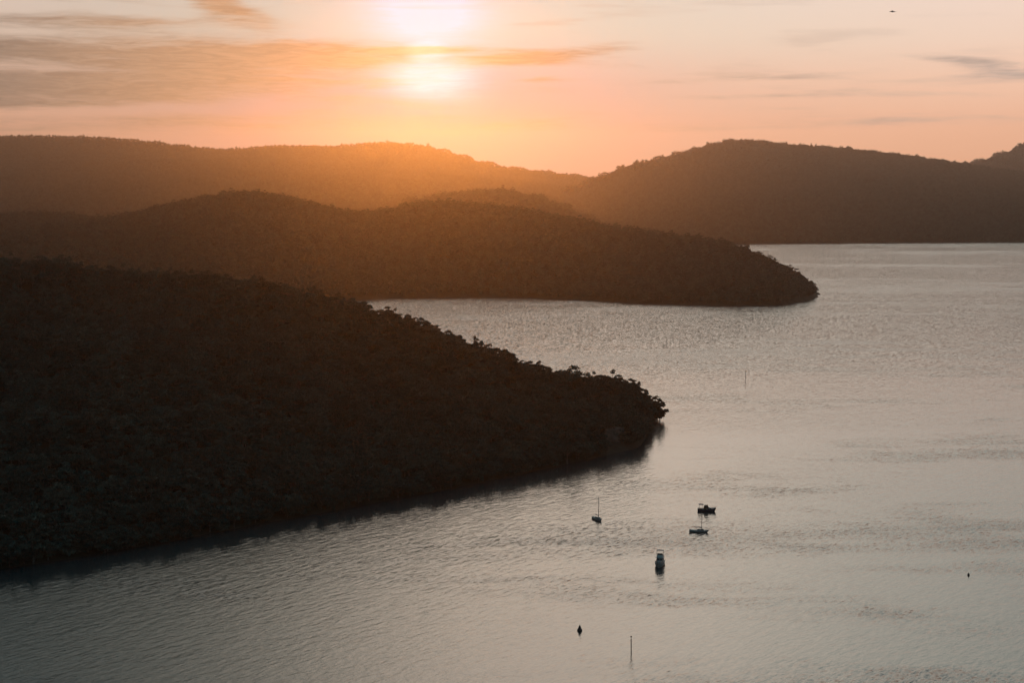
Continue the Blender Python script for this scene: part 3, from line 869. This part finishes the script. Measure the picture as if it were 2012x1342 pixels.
gx, gy = G(1903, 1131)
e = empty('mooring_buoy', (gx, gy, 0), 0, 'tiny dark pear shaped mooring buoy alone on the right water', 'buoy')
b = MB(); b.lathe([(.10, -.35), (.34, -.2), (.44, .1), (.42, .35), (.28, .62), (.14, .80), (.08, .88)], n=16); b.build('float', M['pile'], e, smooth=True)
b = MB(); b.tube((0, 0, .85), (-.08, 0, 1.25), .06, .04); b.build('pickup_stick', M['pile'], e)

def channel_mark(px, py, h, r, label, kind):
    gx, gy = G(px, py)
    e = empty('channel_marker', (gx, gy, 0), 0, label, 'channel marker', 'channel markers standing in the bay')
    b = MB(); b.tube((.06, 0, -2), (-.03, 0, h * .86), r, r * .86, 12); b.build('pile', M['pile'], e, smooth=True)
    if kind == 'ball':
        b = MB(); b.tube((-.03, 0, h * .86), (-.03, 0, h * .93), .05); b.build('stem', M['steel'], e)
        b = MB(); b.lathe([(.04, -.30), (.20, -.18), (.24, 0), (.20, .18), (.04, .30)], (-.03, 0, h * .965), 14); b.build('topmark', M['black'], e, smooth=True)
    elif kind == 'cross':
        b = MB(); b.tube((-.03, 0, h * .86), (-.03, 0, h), .06); b.build('stem', M['steel'], e)
        b = MB(); b.box((0, 0, h * .82), (1.5, .10, .5)); b.build('board', M['yellow'], e)
    else:
        b = MB(); b.lathe([(.16, 0), (.17, .3), (.05, .42)], (-.03, 0, h * .86), 10); b.build('lantern', M['black'], e)
    return e
channel_mark(1240, 1287, 6.0, .17, 'tall dark pile marker with a ball topmark in the near water', 'ball')
channel_mark(1465, 746, 7.6, .15, 'slim distant pile marker with a small yellow crossboard', 'cross')
channel_mark(1310, 677, 6.0, .17, 'tiny bare pile marker far out towards the middle headland', 'plain')

# ------------------------------------------------------------------ bird
bx, by, bz = at(1754, 22, 235)
e = empty('bird', (bx, by, bz), rad(165), 'dark bird gliding in the pale sky at the upper right', 'bird')
b = MB(); rings = []
for t, r in ((-.42, .015), (-.30, .05), (-.12, .085), (.08, .095), (.22, .07), (.30, .055), (.37, .055), (.43, .03), (.50, .008)):
    rings.append([(t, math.cos(a) * r, math.sin(a) * r * .9 + (.02 if t > .2 else 0)) for a in [2 * math.pi * j / 10 for j in range(10)]])
b.loft(rings); b.build('body', M['feather'], e, smooth=True)
for sgn in (1, -1):
    b = MB(); rings = []
    for s_, c_, z_, x_ in ((.05, .24, .03, .05), (.25, .22, .09, .09), (.48, .19, .11, .06), (.70, .12, .08, -.03), (.88, .03, .04, -.14)):
        rings.append([(x_ + c_ / 2, sgn * s_, z_), (x_, sgn * s_, z_ + .02), (x_ - c_ / 2, sgn * s_, z_), (x_, sgn * s_, z_ - .008)])
    b.loft(rings); b.build('wing', M['feather'], e)
b = MB(); b.loft([[(-.36, -.04, .01), (-.36, .04, .01), (-.36, .04, -.01), (-.36, -.04, -.01)], [(-.58, -.10, .005), (-.58, .10, .005), (-.58, .10, -.005), (-.58, -.10, -.005)]]); b.build('tail', M['feather'], e)

# ------------------------------------------------------------------ haze
HAZE_DENSITY = 4.7e-5
hb = MB(); hb.box((0, 4150, 213), (12800, 10300, 434)); hb.v = [(p[0], p[1], p[2]) for p in hb.v]
hm = bpy.data.materials.new('haze'); hm.use_nodes = True
hm.node_tree.nodes.clear()
T = NT(hm.node_tree)
o = T.node('ShaderNodeOutputMaterial'); pv = T.node('ShaderNodeVolumePrincipled')
pv.inputs['Color'].default_value = (1.0, 0.84, 0.74, 1)
pv.inputs['Density'].default_value = HAZE_DENSITY
pv.inputs['Anisotropy'].default_value = 0.90
T.l.new(pv.outputs[0], o.inputs['Volume'])
hz = hb.build('haze', hm)
tag(hz, 'warm evening haze filling the air over the bay', 'haze', kind='stuff')
